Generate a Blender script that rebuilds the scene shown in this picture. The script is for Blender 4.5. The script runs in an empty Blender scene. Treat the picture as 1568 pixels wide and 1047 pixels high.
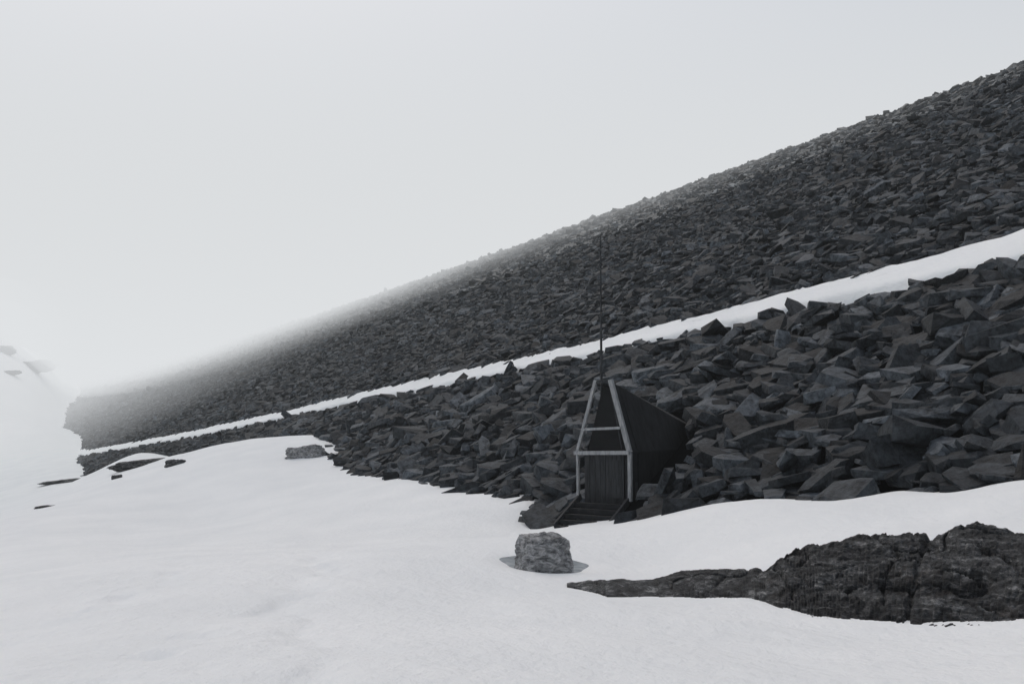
import bpy, bmesh, math, random
import numpy as np
from mathutils import Vector, Matrix, noise as mnoise
rng=np.random.default_rng(7); random.seed(7)
scene=bpy.context.scene
scene.view_settings.view_transform='Standard'; scene.view_settings.look='None'; scene.view_settings.exposure=0
# ---------------------------------------------------------------- camera
F=1568*35/36.; HOR=640.
pitch=math.atan((HOR-523.5)/F)
cam=bpy.data.cameras.new("camera"); cam.lens=35; cam.sensor_width=36; cam.clip_end=6000; cam.clip_start=0.05
camo=bpy.data.objects.new("camera",cam); scene.collection.objects.link(camo)
camo.rotation_euler=(math.pi/2+pitch,0,0); scene.camera=camo
cp,sp=math.cos(pitch),math.sin(pitch)
def ray(px,py):
    a=(px-784)/F; b=(523.5-py)/F
    d=np.array([a, cp-b*sp, sp+b*cp]); return d/d[1]
def P(px,py,Y): return ray(px,py)*Y
# ---------------------------------------------------------------- noise
def vnoise(x,y,seed=0):
    xi=np.floor(x).astype(np.int64); yi=np.floor(y).astype(np.int64); xf=x-xi; yf=y-yi
    def h(a,b):
        n=(a*374761393+b*668265263+seed*1442695041)&0xffffffff
        n=((n^(n>>13))*1274126177)&0xffffffff
        return ((n^(n>>16))&0xffff)/65535.
    u=xf*xf*xf*(xf*(6*xf-15)+10); v=yf*yf*yf*(yf*(6*yf-15)+10)
    return (h(xi,yi)*(1-u)*(1-v)+h(xi+1,yi)*u*(1-v)+h(xi,yi+1)*(1-u)*v+h(xi+1,yi+1)*u*v)*2-1
def fbm(x,y,o=4,seed=0):
    s=0;a=1;t=0
    for k in range(o):
        s=s+a*vnoise(x*2**k,y*2**k,seed+k); t+=a; a*=.5
    return s/t
# ---------------------------------------------------------------- dam geometry
HC=30.; SL=.56
def Cx(t): return 43-.462*(t-83)-.000122*(t-83)**2
def Cd(t): return -.462-.000244*(t-83)
def damcoord(x,y):
    t=np.array(y,dtype=float)+30
    for i in range(12):
        m=Cd(t); g=(x-Cx(t))*m+(y-t)
        t=t+g/(1+m*m)*.9
    m=Cd(t); n=np.sqrt(1+m*m)
    w=((x-Cx(t))*(-1)+(y-t)*m)/n
    return t,w
def damxy(t,w):
    m=Cd(t); n=np.sqrt(1+m*m)
    return Cx(t)-w/n, t+w*m/n
def H(x,y):
    t,w=damcoord(x,y); return HC-SL*w
def hit_dam(px,py):
    r=ray(px,py); s=np.arange(6,1200,.1); 
    z=H(r[0]*s,s); k=np.argmax(z>=r[2]*s); return r*s[k]
toe=[(1568,738),(1530,744),(1450,755),(1380,752),(1300,765),(1180,766),(1090,776),(1020,788),(960,798),(880,804),(818,804),(803,765),(740,753),(690,745),(640,735),(590,728),(545,722),(517,708),(512,688),(492,668),(440,670),(350,687),(280,709),(180,724),(132,715),(122,702),(130,678),(102,655),(104,625),(122,592)]
toeP=[hit_dam(*p) for p in toe]
ctrl=[]
for p in toeP: ctrl.append(tuple(p))
for i,p in enumerate(toeP):
    if i%2==0:
        t,w=damcoord(p[0],p[1]); 
        for dw,dz in ((9,-1.0),(30,-5)):
            x,y=damxy(t,w-dw); ctrl.append((float(x),float(y),p[2]+dz))
for a in [(784,1047,6.5),(0,1047,7),(1568,1047,6.3),(784,960,10.5),(1400,964,11),(1568,964,10.3),(0,960,11.5),(784,905,14.9),
          (1180,926,13),(930,910,14.5),(0,900,18),(835,877,17.3),(700,840,20),(835,842,20),(830,820,25.5),(300,850,24),(600,800,34),(300,780,50),(0,800,48),(60,760,100),
          (0,700,200),(1000,850,20),(1300,812,18),(1560,812,15.5),(0,645,300),(-200,620,300),(60,650,290),(50,605,430),(0,600,400),(50,550,540),(0,520,560),(-300,470,480),
          (85,590,540),(90,560,640),(130,560,850),(150,550,1050),(-300,720,200),(200,700,120)]:
    ctrl.append(tuple(P(*a)))
ctrl+=[(0,0,-1.7),(0,-10,-1.6),(10,-5,-1.3),(-10,-5,-1.8),(25,-20,-.5),(0,-100,3),(-100,0,-4),(-100,-100,0),(-400,0,10),(0,-500,40),(300,-300,10),(60,300,-14),(300,300,-14),(600,600,-10),(0,900,0),(300,1300,20),(-900,500,50),(-600,1200,60)]
ctrl=np.array(ctrl,float)
def warp(x,y):
    r=np.hypot(x,y)+1e-6; l=np.log(1+r/6.); return x/r*l,y/r*l
cu,cv=warp(ctrl[:,0],ctrl[:,1]); n=len(ctrl)
def phi(r2): return .5*r2*np.log(r2+1e-12)
K=phi((cu[:,None]-cu)**2+(cv[:,None]-cv)**2)+np.eye(n)*2e-5
Q=np.c_[np.ones(n),cu,cv]
A=np.block([[K,Q],[Q.T,np.zeros((3,3))]])
sol=np.linalg.solve(A,np.r_[ctrl[:,2],0,0,0])
BP=P(832,858,18.6)   # centre of the melt hollow
def G0(x,y):
    x=np.asarray(x,float);y=np.asarray(y,float); sh=x.shape; x=x.ravel();y=y.ravel()
    out=np.empty(len(x))
    for i in range(0,len(x),40000):
        u,v=warp(x[i:i+40000],y[i:i+40000])
        out[i:i+40000]=phi((u[:,None]-cu)**2+(v[:,None]-cv)**2)@sol[:n]+sol[n]+sol[n+1]*u+sol[n+2]*v
    return np.where(out>40,40+8*np.tanh((out-40)/16),np.maximum(out,-40)).reshape(sh)
def G(x,y):
    z=G0(x,y); r=np.hypot(x,y)
    dx=(x-BP[0]-.02)/.92; dy=(y-BP[1])/1.1; q=dx*dx+dy*dy; flat=np.clip((q-.8)/1.5,0,1)
    z=z+flat*(.11*fbm(x/3.2+y*.05,y/5.,3,3)*np.clip(r/12,0.25,1)+.04*fbm(x/.9+.3*y,y/1.5,3,9)*np.clip((40-r)/20,.3,1))
    z=z+np.clip((r-60)/200,0,1)*1.2*fbm(x/40,y/40,4,5)
    for (c,wd,am,sd) in ((-2.6-(y-8)*.09+.25*np.sin(y*.5),.36,.08,4),(-4.6-(y-8)*.16+.3*np.sin(y*.4+1),.34,.07,14),(-1.3-(y-6)*.2,.24,.05,24)):
        z=z-am*np.exp(-((x-c+.1*vnoise(x*1.5,y*1.5,sd+3))/wd)**2)*np.clip((28-y)/10,0,1)*np.clip((y-3)/3,0,1)*np.clip(.6+.9*vnoise(x*2.4,y*2.2,sd),0,1.3)
    z=z-.085*np.exp(-q**3)
    return z
def hit_ground(px,py,s0=4,fn=G0):
    r=ray(px,py); s=np.arange(s0,900,.05) if s0<40 else np.arange(s0,1100,.4)
    z=fn(r[0]*s,s); hit=z>=r[2]*s
    return r*s[np.argmax(hit)] if hit.any() and hit.argmax()>0 else None
# ---------------------------------------------------------------- mesh helpers
def mk(name,v,f,mats,smooth=False,matidx=None,attr=None,parent=None):
    me=bpy.data.meshes.new(name); v=np.asarray(v,np.float32)
    f=np.asarray(f,np.int32); k=f.shape[1]
    me.vertices.add(len(v)); me.vertices.foreach_set("co",v.ravel())
    me.loops.add(f.size); me.loops.foreach_set("vertex_index",f.ravel())
    me.polygons.add(len(f)); me.polygons.foreach_set("loop_start",np.arange(0,f.size,k,dtype=np.int32))
    me.polygons.foreach_set("use_smooth",np.full(len(f),smooth))
    if matidx is not None: me.polygons.foreach_set("material_index",np.asarray(matidx,np.int32))
    if attr is not None:
        a=me.attributes.new("tone",'FLOAT','POINT'); a.data.foreach_set("value",np.asarray(attr,np.float32))
    me.update(calc_edges=True)
    for m in mats: me.materials.append(m)
    o=bpy.data.objects.new(name,me); scene.collection.objects.link(o)
    if parent: o.parent=parent
    return o
def gridfaces(nu,nv):
    i=np.arange(nu-1)[:,None]*nv+np.arange(nv-1)[None,:]
    return np.stack([i,i+nv,i+nv+1,i+1],-1).reshape(-1,4)
# ---------------------------------------------------------------- materials
def newmat(name):
    m=bpy.data.materials.new(name); m.use_nodes=True; nt=m.node_tree
    return m,nt,nt.nodes["Principled BSDF"]
def N(nt,t,**k):
    n=nt.nodes.new(t)
    for a,b in k.items():
        if a in n.inputs.keys(): n.inputs[a].default_value=b
        else: setattr(n,a,b)
    return n
def ramp(nt,src,stops):
    r=nt.nodes.new("ShaderNodeValToRGB"); e=r.color_ramp.elements
    while len(e)<len(stops): e.new(.5)
    for q,(p,c) in zip(e,stops): q.position=p; q.color=(*c,1)
    nt.links.new(src,r.inputs[0]); return r
def coords(nt,scale=(1,1,1),rot=(0,0,0)):
    g=N(nt,"ShaderNodeNewGeometry"); m=N(nt,"ShaderNodeMapping"); m.inputs["Scale"].default_value=scale; m.inputs["Rotation"].default_value=rot
    nt.links.new(g.outputs["Position"],m.inputs["Vector"]); return m.outputs[0]
def bump(nt,b,src,strength,dist,prev=None):
    u=N(nt,"ShaderNodeBump",Strength=strength,Distance=dist); nt.links.new(src,u.inputs["Height"])
    if prev: nt.links.new(prev.outputs[0],u.inputs["Normal"])
    nt.links.new(u.outputs[0],b.inputs["Normal"]); return u
def snowmat():
    m,nt,b=newmat("snow"); co=coords(nt)
    a=N(nt,"ShaderNodeTexNoise",Scale=.35,Detail=4.); nt.links.new(co,a.inputs["Vector"])
    r=ramp(nt,a.outputs["Fac"],[(.3,(.825,.85,.86)),(.7,(.89,.91,.915))]); nt.links.new(r.outputs[0],b.inputs["Base Color"])
    c=N(nt,"ShaderNodeTexNoise",Scale=5.,Detail=5.,Roughness=.62); nt.links.new(coords(nt,(1,.6,1),(0,0,.3)),c.inputs["Vector"])
    bump(nt,b,c.outputs["Fac"],.7,.09)
    b.inputs["Roughness"].default_value=.75; b.inputs["Specular IOR Level"].default_value=.2
    return m
SNOW=snowmat()
def rockmat(name,lo,hi,sc=1.,bs=.7,rough=.6):
    m,nt,b=newmat(name); co=coords(nt)
    a=N(nt,"ShaderNodeTexNoise",Scale=3.5*sc,Detail=5.,Roughness=.75); nt.links.new(co,a.inputs["Vector"])
    r=ramp(nt,a.outputs["Fac"],[(.34,lo),(.66,hi)])
    at=N(nt,"ShaderNodeAttribute",attribute_name="tone")
    mx=N(nt,"ShaderNodeMix",data_type='RGBA',blend_type='MULTIPLY'); mx.inputs[0].default_value=1
    nt.links.new(r.outputs[0],mx.inputs[6]); nt.links.new(at.outputs["Fac"],mx.inputs[7])
    nt.links.new(mx.outputs[2],b.inputs["Base Color"])
    bump(nt,b,a.outputs["Fac"],bs,.12/sc)
    b.inputs["Roughness"].default_value=rough; b.inputs["Specular IOR Level"].default_value=.15
    return m
ROCK=rockmat("dam_rock",(.009,.0108,.013),(.064,.074,.084))
GAP_SHADE,nt,b=newmat("dam_gap_shade"); b.inputs["Base Color"].default_value=(.004,.0045,.005,1); b.inputs["Roughness"].default_value=1; b.inputs["Specular IOR Level"].default_value=0  # near-black base colour paints the shade between the stones
# ---------------------------------------------------------------- snow ground
ang=np.r_[np.arange(-180,-40,2.5),np.arange(-40,40,.16),np.arange(40,180.1,2.5)]*math.pi/180
rad=np.r_[0.01,np.geomspace(.8,5,20),np.geomspace(5.08,60,360),np.geomspace(60.8,1500,200)]
A_,R_=np.meshgrid(ang,rad,indexing='ij'); X=np.sin(A_)*R_; Y=np.cos(A_)*R_
Z=G(X,Y)
Hh=H(X,Y); t_,w_=damcoord(X,Y)
Z=np.where((w_<42)&(Z>Hh-1)&(w_>-5)&(X>-60),Hh-1,Z)
mk("snow_ground",np.stack([X,Y,Z],-1).reshape(-1,3),gridfaces(len(ang),len(rad))[:,::-1],[SNOW],True)
# ---------------------------------------------------------------- berm snow strip
ue=[(1568,360),(1450,391),(1320,424),(1200,455),(1100,481),(1000,505),(920,525),(800,551),(720,567),(640,585),(520,612),(430,634),(300,661),(130,691)]
le=[(1568,392),(1450,421),(1320,449),(1200,476),(1100,499),(1000,521),(920,541),(800,564),(720,580),(640,597),(520,620),(430,641),(300,667),(130,697)]
def tw(lst):
    p=np.array([hit_dam(*q) for q in lst]); t,w=damcoord(p[:,0],p[:,1]); return t,w
tu,wu=tw(ue); tl,wl=tw(le)
def ext(t,T,W):
    o=np.argsort(T);T=T[o];W=W[o]
    s=(W[3]-W[0])/(T[3]-T[0])
    return np.where(t<T[0],W[0]+(t-T[0])*s,np.interp(t,T,W))
def wmid(t): return .5*(ext(t,tu,wu)+ext(t,tl,wl))+.25
def whw(t): return np.maximum(.5*(ext(t,tl,wl)-ext(t,tu,wu)),.72)-.02
# ---------------------------------------------------------------- dam body + rocks
tt=np.arange(-60,800,4.); ww=np.r_[-60,-9,-.2,np.arange(0,100,4.)]
T_,W_=np.meshgrid(tt,ww,indexing='ij'); X,Y=damxy(T_,W_); Z=np.where(W_>0,HC-SL*W_,HC)-.5; Z=np.where(W_<-20,-10,Z)
bv=np.stack([X,Y,Z],-1).reshape(-1,3); bf=gridfaces(len(tt),len(ww))
def proto():
    a,b_,c=.62*random.uniform(.85,1.4),.45*random.uniform(.7,1.2),.16*random.uniform(.55,1.4)
    bm=bmesh.new()
    for sx in (-1,1):
        for sy in (-1,1):
            k=random.uniform(.45,1.05); k2=random.uniform(.75,1.0)
            for sz in (-1,1):
                bm.verts.new((sx*a*k*random.uniform(.8,1)*(k2 if sz>0 else 1),sy*b_*k*random.uniform(.8,1.05),sz*c*random.uniform(.6,1.15)))
    for i in range(6):
        q=random.uniform(0,6.28)
        for sz in (-1,1):
            if random.random()<.7: bm.verts.new((math.cos(q)*a*random.uniform(.85,1.12),math.sin(q)*b_*random.uniform(.85,1.12),sz*c*random.uniform(.3,.95)))
    r=bmesh.ops.convex_hull(bm,input=bm.verts[:])
    dele=[g for g in r['geom_interior'] if isinstance(g,bmesh.types.BMVert)]
    bmesh.ops.delete(bm,geom=dele,context='VERTS')
    bmesh.ops.triangulate(bm,faces=bm.faces[:]); bmesh.ops.recalc_face_normals(bm,faces=bm.faces[:])
    bm.verts.index_update()
    V=np.array([v.co[:] for v in bm.verts]); Fc=np.array([[v.index for v in f.verts] for f in bm.faces]); bm.free(); return V,Fc
protos=[proto() for _ in range(60)]
HB=P(925,800,31.5)
yaw=math.radians(35); hA=np.array([math.cos(yaw),-math.sin(yaw)]); hB=np.array([math.sin(yaw),math.cos(yaw)])
cs=[];sz=[]
for (t0,t1,cell,size,side) in ((-20,130,.40,.57,-1),(-20,130,.52,.76,1),(130,300,.60,.80,0),(300,480,1.1,1.5,0),(480,780,2.0,2.6,0)):
    for layer in range(2 if t0<120 else 1):
        a=np.arange(t0,t1,cell/1.1); b=np.arange(0.2,98,cell/1.12)
        T1,W1=np.meshgrid(a,b,indexing='ij'); T1=T1.ravel()+rng.uniform(-.5,.5,T1.size)*cell; W1=W1.ravel()+rng.uniform(-.5,.5,W1.size)*cell
        if side:
            k=(W1-wmid(T1))*side>0; T1=T1[k];W1=W1[k]
        if layer==1:
            k=rng.random(T1.size)<.11; T1=T1[k];W1=W1[k]
        s=size*np.clip(np.exp(rng.normal(0,.33,len(T1))),.42,1.75)*(1.3 if layer else 1)
        md=W1-wmid(T1); hw_=whw(T1)
        k=(np.abs(md)>hw_+.10*s)|(T1>330); T1=T1[k];W1=W1[k];s=s[k];md=md[k]
        x,y=damxy(T1,W1); z=HC-SL*W1
        zoff=rng.uniform(-.50,.12,len(x))*size+(.06 if layer else 0)
        zoff+=np.where(W1<1.2,-.12,0)
        g=G0(x,y); k=(z>g-.12)&(y>0)
        bx=(x-HB[0])*hB[0]+(y-HB[1])*hB[1]; ax=(x-HB[0])*hA[0]+(y-HB[1])*hA[1]
        k&=~((ax>-1.4)&(ax<1.9)&(bx>-2.3)&(bx<3.3))
        k&=~((ax>1.)&(ax<2.6)&(bx>-.5)&(bx<1.8))
        k&=~((np.abs(ax)<1.2)&(bx>3.)&(bx<6.2))
        cs.append(np.c_[x,y,z+zoff][k]); sz.append(s[k])
cs=np.concatenate(cs); sz=np.concatenate(sz); nr=len(cs); print("rocks",nr)
m=Cd(damcoord(cs[:,0],cs[:,1])[0]); nn=np.sqrt(1+m*m)
nrm=np.c_[-1/nn*SL,m/nn*SL,np.ones(nr)]; nrm/=np.linalg.norm(nrm,axis=1)[:,None]
zax=nrm*.65+np.array([0,0,.5])+rng.normal(0,.33,(nr,3)); zax/=np.linalg.norm(zax,axis=1)[:,None]
along=np.c_[m/nn,1/nn,np.zeros(nr)]
xr=along+rng.normal(0,.7,(nr,3)); xr-=zax*(xr*zax).sum(1)[:,None]; xr/=np.linalg.norm(xr,axis=1)[:,None]
yr=np.cross(zax,xr)
pid=rng.integers(0,len(protos),nr); allv=[bv];allf=[];mats=[];tone=[np.ones(len(bv))]; off=len(bv)
tri=np.concatenate([bf[:,[0,1,2]],bf[:,[0,2,3]]]); allf.append(tri); mats.append(np.ones(len(tri)))
tn=np.clip(np.exp(rng.normal(-.05,.46,nr)),.3,2.4)
for i,(V,Fc) in enumerate(protos):
    k=np.where(pid==i)[0]; 
    sc=sz[k][:,None]*np.exp(rng.normal(0,.15,(len(k),3)))
    L=V[None]*sc[:,None,:]
    Wd=L[:,:,0:1]*xr[k][:,None]+L[:,:,1:2]*yr[k][:,None]+L[:,:,2:3]*zax[k][:,None]+cs[k][:,None]
    allv.append(Wd.reshape(-1,3)); nv=len(V)
    allf.append((Fc[None]+(off+np.arange(len(k))*nv)[:,None,None]).reshape(-1,3)); off+=nv*len(k)
    mats.append(np.zeros(len(k)*len(Fc))); tone.append(np.repeat(tn[k],nv))
mk("rockfill_dam",np.concatenate(allv),np.concatenate(allf),[ROCK,GAP_SHADE],False,np.concatenate(mats),np.concatenate(tone))
# snow strip on the ledge
tt=np.r_[np.arange(-45,150,.3),np.arange(150,330,1.)]; s=np.linspace(-1.35,1.35,21)
T_,S_=np.meshgrid(tt,s,indexing='ij')
W_=wmid(T_)+S_*whw(T_)*(1+.24*fbm(T_/2.3,S_*.3,3,21))+.17*vnoise(T_/.45,S_*2,22)
X,Y=damxy(T_,W_)
e=np.clip((1.35-np.abs(S_))/.35,0,1); e=e*e*(3-2*e)
Z=HC-SL*W_-.55+e*(.76+.06*np.clip(-S_,0,1)+.05*np.clip((T_-90)/40,0,1))+.07*fbm(T_/2,W_/1.5,3,30)
mk("snow_ledge",np.stack([X,Y,Z],-1).reshape(-1,3),gridfaces(len(tt),len(s)),[SNOW],True)
# ---------------------------------------------------------------- foreground outcrop
tp=[(868,893),(900,889),(1000,886),(1050,876),(1100,875),(1170,872),(1205,852),(1240,834),(1300,828),(1400,824),(1424,824),(1432,829),(1442,821),(1465,813),(1500,811),(1568,824),(1680,840),(1800,880)]
bt=[(868,895),(905,902),(930,909),(1050,909),(1110,912),(1150,917),(1200,932),(1280,948),(1340,956),(1400,962),(1568,961),(1680,950),(1800,900)]
pxs=np.linspace(868,1800,600); yt=np.interp(pxs,*zip(*tp)); yb=np.interp(pxs,*zip(*bt))
rows=140; V=[]
for i,px in enumerate(pxs):
    f=hit_ground(px,yb[i]); df=f[1]; ap=(yb[i]-yt[i]); dr=df+.25+3.0*ap/145.
    rd=P(px,yt[i],dr); dirn=np.array([f[0]/df,1.])
    zg=f[2]
    for j in range(rows):
        q=j/(rows-1)
        if q<.12: d=df-.5+.5*q/.12; z=zg-.35*(1-q/.12)
        elif q<.75:
            r=(q-.12)/.63; d=df+(dr-df)*r; z=zg+(rd[2]-zg)*(1-(1-r)**1.5)
        else:
            r=(q-.75)/.25; d=dr+1.6*r*(.3+ap/140); z=rd[2]-(.9*ap/140+.25)*r**1.6
        V.append((dirn[0]*d,d,z))
V=np.array(V); am=np.repeat(np.clip((yb-yt)/90,.12,1),rows)
for i,v in enumerate(V):
    p=Vector(v); a=am[i]; edge=min(1,max(0,((i%rows)/(rows-1)-.16)*8))
    d=.12*mnoise.fractal(Vector((p.x*.8,p.y*.8,p.z*2.4)),1,2,3)
    st=p.z*4.5+p.x*.9+.9*mnoise.noise(p*1.3); fr=st-math.floor(st); d+=.10*(fr if fr<.88 else (1-fr)*7.3)*(.4+abs(mnoise.noise(p*.9+Vector((5,5,5))))*2)
    rid=abs(mnoise.noise(Vector((p.x*.7+p.z*1.6,p.y*.6,p.z*2.2+p.x*.5)))); d+=-.14*edge*math.exp(-(rid/.022)**2)
    rid=abs(mnoise.noise(Vector((p.x*1.6-p.z*1.1+7,p.y*.5,p.z*1.2)))); d+=-.07*edge*math.exp(-(rid/.03)**2)
    d+=.04*mnoise.fractal(Vector((p.x*6,p.y*6,p.z*14)),.8,2,4)
    V[i,2]+=d*a; V[i,1]-=.6*d*a
cxl=1425-(np.arange(rows)/(rows-1)-.75)*-60
PX=np.repeat(pxs,rows); J=np.tile(cxl,len(pxs)); V[:,2]-=.08*np.exp(-((PX-J)/4)**2)
OUT,nt,b=newmat("outcrop_rock"); co=coords(nt,(1,1,3.0),(.25,.15,.3))
a=N(nt,"ShaderNodeTexNoise",Scale=4.5,Detail=9.,Roughness=.78,Distortion=.4); nt.links.new(co,a.inputs["Vector"])
r=ramp(nt,a.outputs["Fac"],[(.38,(.008,.009,.010)),(.46,(.042,.045,.047)),(.54,(.095,.10,.104)),(.63,(.36,.365,.365))])
wv=N(nt,"ShaderNodeTexNoise",Scale=1.1,Detail=3.); nt.links.new(coords(nt),wv.inputs["Vector"])
rb=ramp(nt,wv.outputs["Fac"],[(.60,(0,0,0)),(.72,(.5,.5,.5))])
mx=N(nt,"ShaderNodeMix",data_type='RGBA'); nt.links.new(rb.outputs[0],mx.inputs[0]); nt.links.new(r.outputs[0],mx.inputs[6]); mx.inputs[7].default_value=(.075,.055,.042,1)
w2=N(nt,"ShaderNodeTexNoise",Scale=1.6,Detail=4.,Roughness=.6); nt.links.new(coords(nt,(1,1,2),(.4,.1,.8)),w2.inputs["Vector"])
r2=ramp(nt,w2.outputs["Fac"],[(.38,(.40,.40,.41)),(.62,(1.1,1.1,1.1))])
m2=N(nt,"ShaderNodeMix",data_type='RGBA',blend_type='MULTIPLY'); m2.inputs[0].default_value=1; nt.links.new(mx.outputs[2],m2.inputs[6]); nt.links.new(r2.outputs[0],m2.inputs[7])
nt.links.new(m2.outputs[2],b.inputs["Base Color"])
bump(nt,b,a.outputs["Fac"],.9,.14)
b.inputs["Roughness"].default_value=.65; b.inputs["Specular IOR Level"].default_value=.3
mk("rock_outcrop",V,gridfaces(len(pxs),rows),[OUT],True)
# ---------------------------------------------------------------- boulders
def block(name,center,size,rot,mat,seed,sharp=.55,namp=.09,shift=None):
    bm=bmesh.new(); bmesh.ops.create_cube(bm,size=2); bmesh.ops.subdivide_edges(bm,edges=bm.edges[:],cuts=31,use_grid_fill=True)
    off=Vector((seed*13.1,seed*7.7,seed*3.3))
    for v in bm.verts:
        c=v.co.copy(); s=c.normalized()*1.15; c=c.lerp(s,sharp)
        p=c+off
        d=namp*2.2*mnoise.fractal(p*1.1,1,2,3)+namp*.6*mnoise.fractal(p*4,1,2,5)
        cr=abs(mnoise.noise(Vector((p.x*1.2+p.z,p.y*1.4,p.z*2.5)))); d-=namp*.8*math.exp(-(cr/.05)**2)
        c=c+c.normalized()*d
        if shift: c.x*=1-shift*max(c.z,-1)*.5
        v.co=Vector((c.x*size[0],c.y*size[1],c.z*size[2]))
    me=bpy.data.meshes.new(name); bm.to_mesh(me); bm.free(); me.materials.append(mat)
    for f in me.polygons: f.use_smooth=True
    o=bpy.data.objects.new(name,me); scene.collection.objects.link(o); o.location=center; o.rotation_euler=rot; return o
BM,nt,b=newmat("boulder_rock"); co=coords(nt,(1,1,2.),(.5,.3,.3))
a=N(nt,"ShaderNodeTexNoise",Scale=6.,Detail=9.,Roughness=.75,Distortion=.6); nt.links.new(co,a.inputs["Vector"])
r=ramp(nt,a.outputs["Fac"],[(.36,(.03,.031,.033)),(.46,(.15,.154,.158)),(.6,(.40,.405,.41))]); nt.links.new(r.outputs[0],b.inputs["Base Color"])
bump(nt,b,a.outputs["Fac"],.7,.05); b.inputs["Roughness"].default_value=.8
BC=P(833,849,17.85)
block("boulder",tuple(BC),(.43,.40,.345),(0,math.radians(4),math.radians(24)),BM,3,.50,.085,.20)
SL_,nt,b=newmat("melt_slush_shade"); a=N(nt,"ShaderNodeTexNoise",Scale=4.,Detail=5.); nt.links.new(coords(nt),a.inputs["Vector"])
r=ramp(nt,a.outputs["Fac"],[(.35,(.14,.17,.19)),(.65,(.30,.34,.37))]); nt.links.new(r.outputs[0],b.inputs["Base Color"]); b.inputs["Roughness"].default_value=.6  # wet slush colour, with the hollow's blue-grey shadow oval painted into it
def g1(x,y): return float(G(np.array([x]),np.array([y]))[0])+.015
v=[(BP[0],BP[1],g1(BP[0],BP[1]))]
for R in (.3,.6,.85,1.):
    for i in range(48):
        q=i/48*2*math.pi
        x=BP[0]+.02+.86*R*math.cos(q)*(1+.08*math.sin(3*q)+.04*math.sin(7*q)); y=BP[1]+1.12*R*math.sin(q)
        v.append((x,y,g1(x,y)-(.035 if R==1. else 0)))
me=bpy.data.meshes.new("melt_pool_shade")
F_=[(0,1+i,1+(i+1)%48) for i in range(48)]
for k in range(3):
    for i in range(48): F_.append((1+k*48+i,1+k*48+48+i,1+k*48+48+(i+1)%48,1+k*48+(i+1)%48))
me.from_pydata(v,[],F_); me.materials.append(SL_); 
for f in me.polygons: f.use_smooth=True
o=bpy.data.objects.new("melt_pool_shade",me); scene.collection.objects.link(o)
def patch(name,px,py,wpx,hpx,s0,seed,mat=OUT,lift=.1):
    g=None
    while g is None and py<640:
        g=hit_ground(px,py,s0,G)
        if g is None: py+=6
    if py>640 and g is None: g=hit_ground(px,py,s0,G)
    if g is None: return
    k=g[1]/F; sx=wpx*k/2; szz=hpx*k
    block(name,(g[0],g[1]+sx*.3,g[2]+szz*lift),(sx,max(sx*.6,.3),szz*.8),(0,math.radians(-4),math.radians(random.uniform(-12,12))),mat,seed,.75,.16)
patch("snowfield_rock",465,700,56,18,50,5,BM)
patch("snowfield_rock.001",268,712,26,9,60,6)
patch("snowfield_rock.002",68,777,34,3,40,7)
patch("snowfield_rock.003",100,738,70,4,60,8)
patch("snowfield_rock.004",215,713,90,9,70,9)
patch("snowfield_rock.005",178,733,14,6,60,11)
patch("snowfield_rock.006",50,566,50,11,150,12,OUT,.4)
patch("snowfield_rock.007",6,540,26,8,150,13,OUT,.4)
patch("snowfield_rock.008",14,572,28,4,150,14,OUT,.4)
patch("snowfield_rock.009",70,560,36,3,150,15,OUT,.4)
# ---------------------------------------------------------------- hut
def wood(name,lo,hi,sc=(1,1,1)):
    m,nt,b=newmat(name); tc=N(nt,"ShaderNodeTexCoord"); mp=N(nt,"ShaderNodeMapping"); mp.inputs["Scale"].default_value=sc
    nt.links.new(tc.outputs["Object"],mp.inputs[0]); a=N(nt,"ShaderNodeTexNoise",Scale=3.,Detail=6.,Roughness=.65); nt.links.new(mp.outputs[0],a.inputs["Vector"])
    r=ramp(nt,a.outputs["Fac"],[(.3,lo),(.7,hi)]); nt.links.new(r.outputs[0],b.inputs["Base Color"]); bump(nt,b,a.outputs["Fac"],.4,.02); b.inputs["Roughness"].default_value=.75; b.inputs["Specular IOR Level"].default_value=.25; return m
WB=wood("weathered_board",(.014,.015,.017),(.052,.056,.060),(6,6,.6)); WR=wood("tarred_roof",(.008,.009,.0105),(.022,.024,.027),(1.5,1.5,.5)); WT=wood("grey_trim",(.17,.18,.19),(.36,.37,.38),(5,5,1)); WD=wood("void_shade",(.005,.006,.007),(.010,.011,.012))
hut=bpy.data.objects.new("timber_hut",None); scene.collection.objects.link(hut)
zb=HB[2]; hut.location=(HB[0],HB[1],zb); hut.rotation_euler=(0,0,-yaw)
def solid(name,v,f,mat):
    me=bpy.data.meshes.new(name); me.from_pydata(v,[],f); bm=bmesh.new(); bm.from_mesh(me); bmesh.ops.recalc_face_normals(bm,faces=bm.faces[:]); bm.to_mesh(me); bm.free()
    me.materials.append(mat); o=bpy.data.objects.new(name,me); scene.collection.objects.link(o); o.parent=hut; return o
def beam(name,p,q,w,d,mat,side=Vector((0,1,0))):
    p=Vector(p);q=Vector(q); ax=(q-p).normalized(); a=ax.cross(side).normalized()*w/2; c=ax.cross(a).normalized()*d/2
    v=[p-a-c,p+a-c,p+a+c,p-a+c,q-a-c,q+a-c,q+a+c,q-a+c]
    return solid(name,v,[(0,1,2,3),(4,5,6,7),(0,1,5,4),(1,2,6,5),(2,3,7,6),(3,0,4,7)],mat)
fl,ev,tp_=.75,2.2,4.45; hw=.93; tw_=.27
L=7.4; drop=1.75
def prof(y,dz,k=1): return [(-hw*k,y,-.8),(-hw*k,y,ev),(-tw_*k,y,tp_-.04+dz),(tw_*k,y,tp_-.04+dz),(hw*k,y,ev),(hw*k,y,-.8)]
a=prof(.55,-.12); c=prof(L,-drop); 
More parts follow.
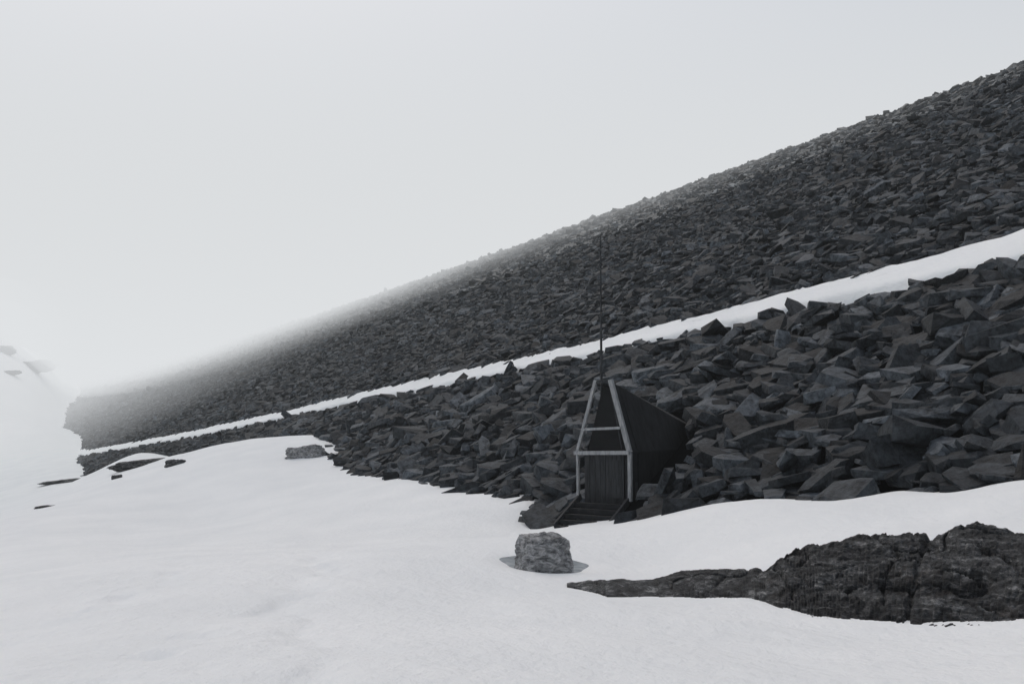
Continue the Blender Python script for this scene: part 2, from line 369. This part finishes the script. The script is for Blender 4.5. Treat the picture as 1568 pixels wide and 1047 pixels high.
solid("roof_and_walls",a+c,[(0,1,7,6),(1,2,8,7),(2,3,9,8),(3,4,10,9),(4,5,11,10),(6,7,8,9,10,11)],WR)
solid("right_cheek",[(hw-.02,.06,-.3),(hw-.02,.06,ev),(tw_-.01,.06,tp_-.06),(tw_-.01,.56,tp_-.17),(hw-.02,.56,ev),(hw-.02,.56,-.3)],[(0,1,4,5),(1,2,3,4)],WR)
n=9
for i in range(n):
    x0=-hw+.06+i*(2*hw-.12)/n; x1=x0+(2*hw-.12)/n-.015
    y=.30+random.uniform(-.01,.01)
    solid("front_board_%d"%i,[(x0,y,-.3),(x1,y,-.3),(x1,y,ev-.05),(x0,y,ev-.05),(x0,y+.03,-.3),(x1,y+.03,-.3),(x1,y+.03,ev-.05),(x0,y+.03,ev-.05)],[(0,1,2,3),(4,5,6,7),(0,1,5,4),(1,2,6,5),(2,3,7,6),(3,0,4,7)],WB)
solid("upper_void_shade",[(-hw+.1,.42,ev-.03),(hw-.1,.42,ev-.03),(tw_,.42,tp_-.2),(-tw_,.42,tp_-.2)],[(0,1,2,3)],WD)  # near-black sheet painted as the unlit interior behind the frame
solid("door",[(.10,.25,fl),(.50,.25,fl),(.50,.25,ev-.25),(.10,.25,ev-.25),(.10,.28,fl),(.50,.28,fl),(.50,.28,ev-.25),(.10,.28,ev-.25)],[(0,1,2,3),(4,5,6,7),(0,1,5,4),(1,2,6,5),(2,3,7,6),(3,0,4,7)],WB)
beam("door_jamb",(.56,.26,fl),(.56,.26,ev-.1),.06,.07,WB)
beam("inner_brace",(.20,.2,tp_-.35),(.55,.2,ev+.1),.05,.05,WB)
beam("post_left",(-hw,0,fl-.05),(-hw-.02,0,ev),.08,.10,WT); beam("post_right",(hw,0,fl-.05),(hw,0,ev),.11,.12,WT)
beam("rafter_left",(-hw-.02,-.003,ev),(-tw_,-.003,tp_),.10,.10,WT); beam("rafter_right",(hw,-.003,ev),(tw_,-.003,tp_+.02),.14,.12,WT)
beam("eave_bar",(-hw-.1,-.09,ev-.05),(hw+.02,-.09,ev),.12,.06,WT); beam("mid_bar",(-.74,-.09,ev+.70),(.66,-.09,ev+.76),.08,.06,WT)
beam("top_bar",(-tw_-.02,-.005,tp_-.06),(tw_+.02,-.005,tp_-.02),.08,.09,WB)
for nme,x in (("stringer_left",-hw+.02),("stringer_right",hw-.05)):
    beam(nme,(x,.1,fl+.03),(x,-1.45,-.04),.20,.07,WB,Vector((1,0,0)))
    solid(nme+"_skirt",[(x+.01,.05,fl-.1),(x+.01,-1.4,-.2),(x+.01,.05,-.5),(x-.03,.05,fl-.1),(x-.03,-1.4,-.2),(x-.03,.05,-.5)],[(0,1,2),(3,4,5),(0,1,4,3),(1,2,5,4),(2,0,3,5)],WB)
for i in range(5):
    y=-.10-i*.29; z=fl-.14-i*.155
    solid("step_%d"%i,[(-hw+.07,y-.28,z),(hw-.1,y-.28,z),(hw-.1,y,z),(-hw+.07,y,z),(-hw+.07,y-.28,z-.14),(hw-.1,y-.28,z-.14),(hw-.1,y,z-.14),(-hw+.07,y,z-.14)],[(0,1,2,3),(4,5,6,7),(0,1,5,4),(1,2,6,5),(2,3,7,6),(3,0,4,7)],WR)
for i in range(6):
    beam("picket_%d"%i,(hw+.12,.2+i*.25,.0),(hw+.12,.2+i*.25,1.3-.10*i+random.uniform(-.15,.12)),.09,.04,WT if i in(1,3) else WB,Vector((1,0,0)))
# mast
me=bpy.data.meshes.new("mast"); bm=bmesh.new()
MB=P(921,600,32.2); top=P(919.5,363,32.2)
for (z0,z1,r0,r1) in ((-3.,MB[2]+2.1,.045,.04),(MB[2]+2.1,top[2]-.9,.03,.027),(top[2]-.9,top[2],.035,.018),(top[2]-.95,top[2]-.88,.055,.055)):
    bmesh.ops.create_cone(bm,cap_ends=True,segments=10,radius1=r0,radius2=r1,depth=z1-z0,matrix=Matrix.Translation((0,0,(z0+z1)/2)))
bm.to_mesh(me); bm.free(); me.materials.append(WB); o=bpy.data.objects.new("antenna_mast",me); scene.collection.objects.link(o); o.location=(MB[0],MB[1],0)
# ---------------------------------------------------------------- fog banks (homogeneous volumes)
def fogmat_glow(name,sig,L_):
    m=bpy.data.materials.new(name); m.use_nodes=True; nt=m.node_tree; nt.nodes.clear()
    o=nt.nodes.new("ShaderNodeOutputMaterial"); a=nt.nodes.new("ShaderNodeVolumeAbsorption"); e=nt.nodes.new("ShaderNodeEmission"); s=nt.nodes.new("ShaderNodeAddShader")
    a.inputs[0].default_value=(0,0,0,1); a.inputs[1].default_value=sig; e.inputs[0].default_value=(*L_,1); e.inputs[1].default_value=sig  # mist emits its own grey light, standing in for scattered skylight
    nt.links.new(a.outputs[0],s.inputs[0]); nt.links.new(e.outputs[0],s.inputs[1]); nt.links.new(s.outputs[0],o.inputs["Volume"]); return m
fog=bpy.data.objects.new("fog",None); scene.collection.objects.link(fog)
def bank(k,zk,sig,col,kind=0):
    e=1600+k*3.
    if kind==1: ys=np.array([-1600.,1600.]); xs=np.array([-e,e])
    elif kind==2: ys=np.array([160.,1610.]); xs=np.array([-e,e])
    else:
        ys=np.r_[-1600-k,np.arange(-100,1400,20.),1600+k]; xs=np.r_[-e,np.arange(-900,0,12.),0,e]
    XX,YY=np.meshgrid(xs,ys,indexing='ij')
    if kind: B=np.full(XX.shape,-70.-2*k)
    else:
        B=zk+22*np.exp(-np.clip(YY-60,0,None)/80)+np.clip(YY-330,0,None)*.012+np.clip(60-YY,0,300)*.02
        # cloud base lifts over the left-hand hillside
        B=B+np.clip(-XX-.445*YY,0,32)*.85*np.clip((YY-200)/80,0,1)
        B=np.minimum(B,47)
    zt=50+k*1.3; nx,ny=XX.shape; nb=nx*ny
    v=np.concatenate([np.stack([XX,YY,B],-1).reshape(-1,3),np.stack([XX,YY,np.full(XX.shape,zt)],-1).reshape(-1,3)])
    gf=gridfaces(nx,ny); f=gf[:,::-1].tolist()+(gf+nb).tolist()
    idx=lambda i,j:i*ny+j
    for j in range(ny-1):
        f.append((idx(0,j),idx(0,j+1),idx(0,j+1)+nb,idx(0,j)+nb)); f.append((idx(nx-1,j),idx(nx-1,j+1),idx(nx-1,j+1)+nb,idx(nx-1,j)+nb))
    for i in range(nx-1):
        f.append((idx(i,0),idx(i+1,0),idx(i+1,0)+nb,idx(i,0)+nb)); f.append((idx(i,ny-1),idx(i+1,ny-1),idx(i+1,ny-1)+nb,idx(i,ny-1)+nb))
    me=bpy.data.meshes.new("fog_bank"); me.from_pydata(v.tolist(),[],f); bm=bmesh.new(); bm.from_mesh(me); bmesh.ops.recalc_face_normals(bm,faces=bm.faces[:]); bm.to_mesh(me); bm.free()
    me.materials.append(fogmat_glow("fog_%d"%k,sig,col)); o=bpy.data.objects.new("bank_%d"%k,me); scene.collection.objects.link(o); o.parent=fog
bank(0,0,.00022,(.745,.775,.80),1)
bank(1,0,.0028,(.735,.755,.775),2)
for k,(zk,sg,c) in enumerate(((8,.0036,.775),(14,.006,.75),(20,.009,.71),(25,.014,.66))):  # lower banks get the brighter glow, upper ones the dimmer
    bank(k+2,zk,sg,(c*.975,c,c*1.02))
# ---------------------------------------------------------------- light
w=bpy.data.worlds.new("World"); scene.world=w; w.use_nodes=True; nt=w.node_tree; bg=nt.nodes["Background"]
sky=nt.nodes.new("ShaderNodeTexSky"); sky.sky_type='NISHITA'; sky.sun_disc=False; sky.sun_elevation=math.radians(58); sky.sun_rotation=math.radians(-22); sky.dust_density=5; sky.ozone_density=.5
nt.links.new(sky.outputs[0],bg.inputs[0]); bg.inputs[1].default_value=.12
s=bpy.data.lights.new("sun",'SUN'); s.energy=4.4; s.angle=math.radians(18); s.color=(1,.99,.97)
so=bpy.data.objects.new("sun",s); scene.collection.objects.link(so)
az=math.radians(-22); el=math.radians(58); d=Vector((math.sin(az)*math.cos(el),math.cos(az)*math.cos(el),math.sin(el)))
so.rotation_euler=d.to_track_quat('Z','Y').to_euler()
